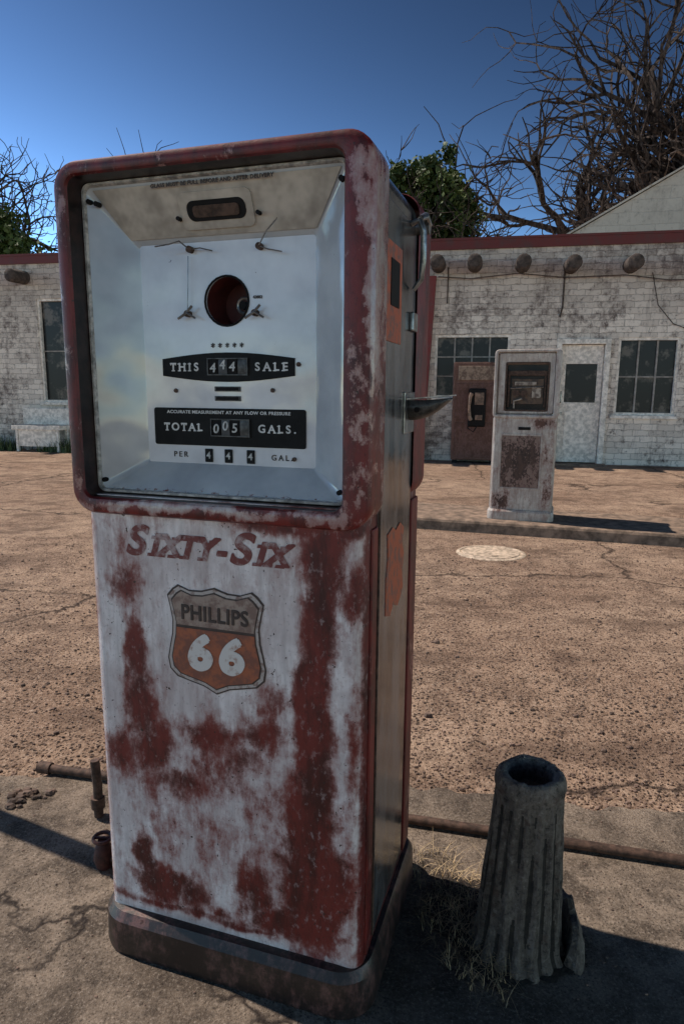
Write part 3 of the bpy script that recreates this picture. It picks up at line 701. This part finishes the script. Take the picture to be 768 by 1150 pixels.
def window(x0,x1,z0,z1,nc,nr,fr=.05):
    w=empty('window'); w.parent=bld
    boxes('frame',[(x0,x0+fr,.02,.14,z0,z1),(x1-fr,x1,.02,.14,z0,z1),(x0+fr,x1-fr,.02,.14,z1-fr,z1),(x0+fr,x1-fr,.02,.14,z0,z0+fr)],m_frame_w,w)
    bars=[]
    for i in range(1,nc): xx=x0+fr+(x1-x0-2*fr)*i/nc; bars.append((xx-.015,xx+.015,.06,.10,z0+fr,z1-fr))
    for i in range(1,nr):
        zz=z0+fr+(z1-z0-2*fr)*i/nr
        xs=[x0+fr]+[x0+fr+(x1-x0-2*fr)*k/nc for k in range(1,nc)]+[x1-fr]
        for k in range(nc): bars.append((xs[k]+(.015 if k else 0),xs[k+1]-(.015 if k<nc-1 else 0),.062,.098,zz-.013,zz+.013))
    if bars: boxes('glazing_bar',bars,m_frame_d,w)
    boxes('pane',[(x0+fr,x1-fr,.105,.112,z0+fr,z1-fr)],m_pane,w)
    boxes('sill',[(x0-.06,x1+.06,-.06,.019,z0-.07,z0-.002)],m_frame_w,w,.01)
window(-7.22,-6.42,1.12,3.46,1,2); window(1.93,3.44,1.31,2.58,4,3); window(5.50,6.63,1.00,2.50,3,2)
d=empty('door'); d.parent=bld
boxes('door_frame',[(4.34,4.44,-.05,.12,0,2.48),(5.26,5.36,-.05,.12,0,2.48),(4.44,5.26,-.05,.12,2.38,2.48)],m_frame_w,d,.006)
boxes('door_leaf',[(4.45,5.25,.07,.11,.03,1.24),(4.45,4.55,.07,.11,1.241,2.0),(5.15,5.25,.07,.11,1.241,2.0),(4.45,5.25,.07,.11,2.001,2.37)],m_frame_w,d,.004)
boxes('door_pane',[(4.551,5.149,.085,.090,1.245,1.995)],m_pane,d)
tube('handle',[(4.50,.07,1.02),(4.50,.02,1.02),(4.50,.01,1.02)],[.012,.012,.026],m_metal,d,10)
boxes('door_panel',[(4.58,5.12,.060,.068,.20,1.05)],m_frame_w,d,.002)
boxes('threshold',[(4.30,5.40,-.35,-.055,-.02,.025)],m_kerb,bld,.01)
m_butt=worn('faded_red_buttress',(.17,.02,.018),(.12,.05,.045),.45,.7,5)
V=[(1.35,-.16,0),(1.74,-.16,0),(1.92,-.16,3.72),(1.35,-.16,3.72),(1.35,-.003,0),(1.74,-.003,0),(1.92,-.003,3.72),(1.35,-.003,3.72)]
mk('buttress',V,[(0,1,2,3),(4,7,6,5),(0,4,5,1),(1,5,6,2),(2,6,7,3),(3,7,4,0)],m_butt,bld)
tube('conduit',[(4.40,-.02,3.78),(4.40,-.02,3.1),(4.36,-.02,2.9)],.016,m_wood,bld,6)
tube('conduit',[(2.15,-.02,3.9),(2.15,-.02,3.2)],.012,m_wood,bld,6)
tube('cable',[(1.95,-.04,3.72),(2.6,-.08,3.66),(3.5,-.08,3.74),(4.4,-.08,3.64),(5.5,-.08,3.66),(6.3,-.08,3.55),(9,-.08,3.6)],.010,m_wood,bld,6)
tube('cable',[(6.0,-.03,3.7),(6.15,-.03,3.1),(6.45,-.03,2.75),(6.8,-.03,2.62)],.009,m_wood,bld,6)
boxes('meter_box',[(6.80,7.10,-.14,-.003,2.85,3.3)],m_frame_w,bld,.01)
gb=empty('gabled_outbuilding',(0,19.5,-.12),TH,'pale weathered gabled block rising behind the parapet','building')
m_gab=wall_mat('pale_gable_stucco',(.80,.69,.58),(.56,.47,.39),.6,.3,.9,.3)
gx0,gx1,gz0,gz1=5.4,12.6,5.15,9.2
V=[(gx0,0,0),(gx1+7,0,0),(gx1+7,0,gz0),(gx1,0,gz1),(gx0,0,gz0),(gx0,7,0),(gx1+7,7,0),(gx1+7,7,gz0),(gx1,7,gz1),(gx0,7,gz0)]
mk('wall',V,[(0,1,2,3,4),(5,9,8,7,6),(0,4,9,5),(1,6,7,2)],m_gab,gb)
def rp(a,b):
    (xa,za),(xb,zb)=a,b
    return [(xa,-.06,za+.02),(xb,-.06,zb+.02),(xb,7.15,zb+.02),(xa,7.15,za+.02),(xa,-.06,za+.07),(xb,-.06,zb+.07),(xb,7.15,zb+.07),(xa,7.15,za+.07)]
bx=[(0,3,2,1),(4,5,6,7),(0,1,5,4),(1,2,6,5),(2,3,7,6),(3,0,4,7)]
mk('roof',rp((gx0-.3,gz0-.16),(gx1,gz1))+rp((gx1+.01,gz1),(gx1+7.3,gz0-.16)),bx+[tuple(i+8 for i in f) for f in bx],m_gab,gb)

# vending machine by the wall
vm=empty('vending_machine',(2.66,fy(2.66)-.45,-.12),TH,'rusty brown upright vending machine against the whitewashed wall','vending machine')
m_vm=painted('rusty_brown_machine',white=(.15,.068,.044),rust=(.055,.02,.012),speck=.2,amp=1.0,rough=.7,bump=0)
m_vm2=painted('machine_dark_panel',white=(.12,.048,.030),rust=(.038,.014,.010),speck=.2,amp=1.0,rough=.7,bump=0)
m_vm3=simple('brown_phone_metal',(.20,.12,.085),.45,.3,var=.5,scale=14,bump=0)
boxes('body',[(-.46,.46,-.02,.42,.06,2.02)],m_vm,vm,.03)
for a in(-.43,.33): boxes('foot',[(a,a+.1,.0,.4,0,.06)],m_dark,vm)
boxes('header_panel',[(-.36,.40,-.04,-.022,1.66,1.94)],worn('machine_header',(.30,.20,.14),(.09,.045,.03),.42,.6,12),vm,.01)
boxes('front_panel',[(-.40,.40,-.035,-.022,.86,1.60)],m_vm2,vm,.008)
boxes('lower_door',[(-.40,.40,-.035,-.022,.12,.82)],m_vm2,vm,.008)
boxes('coin_unit',[(-.14,.20,-.10,-.036,.74,1.50)],m_dark,vm,.03)
tube('receiver',[(-.08,-.14,.88),(-.105,-.155,.94),(-.12,-.155,1.15),(-.105,-.155,1.34),(-.08,-.14,1.40)],[.045,.036,.024,.036,.045],m_vm3,vm,10)
tube('receiver_cord',[(-.09,-.14,.88),(-.14,-.13,.72),(-.02,-.11,.64),(.06,-.10,.80)],.012,m_dark,vm,6)
boxes('coin_plate',[(-.02,.16,-.112,-.101,1.18,1.42)],m_vm3,vm,.005)
boxes('coin_tray',[(.0,.14,-.112,-.101,.88,.98)],m_vm3,vm,.005)
bn=empty('bench',(-6.95,fy(-6.95)-.45,-.12),TH,'white box bench standing against the wall under the window','bench')
boxes('seat',[(-.62,.62,-.24,.2,.50,.60)],m_frame_w,bn,.01)
boxes('backrest',[(-.62,.62,.2,.24,.602,.98)],m_frame_w,bn,.01)
boxes('front_board',[(-.48,.48,-.19,-.16,.12,.498)],m_frame_w,bn,.005)
for xx in(-.55,.49):
    boxes('leg',[(xx,xx+.06,-.20,-.14,0,.499)],m_frame_w,bn,.005); boxes('leg',[(xx,xx+.06,.14,.199,0,.499)],m_frame_w,bn,.005)

# ------------------------------------------------------------------ trees
def bark(name,a,b):
    M=Mat(name,.9,spec=.1); n=M.noise(3,3,.7,vec=M.scl((3,3,1))); M.color(M.mix(M.ramp(n,.35,.65),a,b)); return M.m
m_bark=bark('dark_bark',(.018,.013,.012),(.09,.066,.055))
def leafmat():
    M=Mat('dark_green_foliage',.6,spec=.3); nn=M.noise(1.6,2,.7); f=M.noise(11,2,.6)
    cc=M.mix(M.ramp(nn,.35,.65),(.022,.042,.011),(.085,.115,.026)); cc=M.mix(M.ramp(f,.5,.7,0,.6),cc,(.14,.15,.045)); M.color(cc); return M.m
m_leaf=leafmat()
def rv():
    return Vector((random.gauss(0,1),random.gauss(0,1),random.gauss(0,1)))
def grow(p,d,L,r,lev,mx,out,tips,kids,droop,wob,rmin):
    n=7 if lev<3 else 5; pts=[p.copy()]; rad=[r]; dd=d.copy()
    for i in range(n):
        dd=(dd+rv()*wob+Vector((0,0,droop))).normalized(); p=p+dd*(L/n); pts.append(p.copy()); rad.append(r*(1-.42*(i+1)/n) if lev<mx else r*(1-.6*(i+1)/n))
    sides=8 if lev==0 else 6 if lev==1 else 4 if lev==2 else 3
    tubedata(pts,rad,sides,*out[0 if lev<=1 else 1],cap=False)
    if lev>=mx: tips.append(p); return
    k=kids[lev]
    for c in range(k):
        t=random.uniform(.3,1.0) if c else 1.0
        idx=min(n,max(1,int(round(t*n)))); q=pts[idx]; base=(pts[idx]-pts[idx-1]).normalized()
        side=rv(); side=(side-base*side.dot(base)).normalized()
        a=random.uniform(.35,1.0); nd=(base*math.cos(a)+side*math.sin(a)).normalized()
        grow(q,nd,L*random.uniform(.55,.86),max(rmin,rad[idx]*random.uniform(.62,.86)),lev+1,mx,out,tips,kids,droop,wob,rmin)
def tree(x,y,L0,r,lean,label,seed,kids,mx,droop=.02,wob=.2,crown=None,leaves=0,rmin=.012):
    random.seed(seed); t=empty('leafy_tree' if leaves else 'bare_tree',(x,y,-.12),0,label,'tree')
    out=[([],[]),([],[])]; tips=[]
    grow(Vector((0,0,-.1)),Vector(lean).normalized(),L0,r,0,mx,out,tips,kids,droop,wob,rmin)
    mk('trunk',out[0][0],out[0][1],m_bark,t,True)
    mk('branches' if leaves else 'crown',out[1][0],out[1][1],m_bark,t)
    if leaves:
        (cx,cz,rx,rz)=crown; V=[];F=[]; cl=[]
        for i in range(170):
            d=rv().normalized()*random.uniform(.3,1.0)**.5*(.72+.5*mnoise.noise(Vector((i*.7,0,0))))
            cl.append((Vector((cx+d.x*rx,d.y*rx,cz+d.z*rz)),random.uniform(.12,.34)))
        for i in range(leaves):
            c,s0=random.choice(cl); q=c+rv()*s0*.6; s=random.uniform(.03,.07); a=rv().normalized(); b=a.cross(rv()).normalized(); k=len(V)
            V+=[tuple(q-a*s*1.8),tuple(q+b*s),tuple(q+a*s*1.8),tuple(q-b*s)]; F.append((k,k+1,k+2,k+3))
        mk('crown',V,F,m_leaf,t)
    return t
tree(12.5,20.5,7.1,.80,(-.20,0,1),'large bare dead tree with tangled branches behind the building',3,(9,7,6,5,4),5,droop=.02,wob=.25,rmin=.018)
tree(-11.4,23,4.3,.40,(.15,0,1),'bare dead tree with spreading twigs behind the wall',11,(5,5,4,3,3),5,wob=.28,rmin=.020)
tree(-4.7,23,3.8,.26,(.05,0,1),'thin bare tree showing only its upper twigs',21,(5,4,4,4,3),5,rmin=.019)
tree(3.0,21,3.8,.34,(.12,0,1),'half dead tree with a dense green leafy clump',5,(6,5,5,4,3),5,crown=(-.6,6.6,1.9,2.0),leaves=22000,rmin=.019)
tree(-10.6,20,2.4,.2,(.0,0,1),'low dark green leafy tree behind the wall',8,(5,4,4,3,2),4,crown=(.2,4.9,2.2,2.0),leaves=20000)

# ------------------------------------------------------------------ light, sky, camera
az=Vector((-.906,.423,0)).normalized(); EL=math.radians(56)
sd=Vector((az.x*math.cos(EL),az.y*math.cos(EL),math.sin(EL)))
sl=bpy.data.lights.new('sun','SUN'); sl.energy=5.0; sl.angle=math.radians(.5); sl.color=(1,.92,.81)
so=bpy.data.objects.new('sun',sl); so.rotation_euler=(-sd).to_track_quat('-Z','Y').to_euler(); so.location=(0,0,20); col.objects.link(so)
w=bpy.data.worlds.new('World'); scene.world=w; w.use_nodes=True; nt=w.node_tree
bg=nt.nodes['Background']; sky=nt.nodes.new('ShaderNodeTexSky'); sky.sky_type='NISHITA'; sky.sun_disc=False
sky.sun_elevation=EL; sky.sun_rotation=math.atan2(az.x,az.y); sky.altitude=1500; sky.air_density=1.0; sky.dust_density=.3; sky.ozone_density=2.0
hs=nt.nodes.new('ShaderNodeHueSaturation'); hs.inputs['Saturation'].default_value=.50; hs.inputs['Value'].default_value=.358; hs.inputs['Hue'].default_value=.482
gm=nt.nodes.new('ShaderNodeGamma'); gm.inputs['Gamma'].default_value=4.0
nt.links.new(sky.outputs[0],hs.inputs['Color']); nt.links.new(hs.outputs[0],gm.inputs[0]); nt.links.new(gm.outputs[0],bg.inputs[0]); bg.inputs[1].default_value=.05
scene.view_settings.view_transform='Standard'; scene.view_settings.look='None'; scene.view_settings.exposure=0
cam=bpy.data.cameras.new('camera'); cam.sensor_fit='VERTICAL'; cam.sensor_height=36; cam.sensor_width=24; cam.lens=.9651*767/1150*36
cam.clip_end=2000; cam.clip_start=.05
co=bpy.data.objects.new('camera',cam); col.objects.link(co)
co.matrix_world=Matrix.Translation((0,0,1.3))@Matrix.Rotation(pi/2-.1809,4,'X')@Matrix.Rotation(.0081,4,'Z')
scene.camera=co
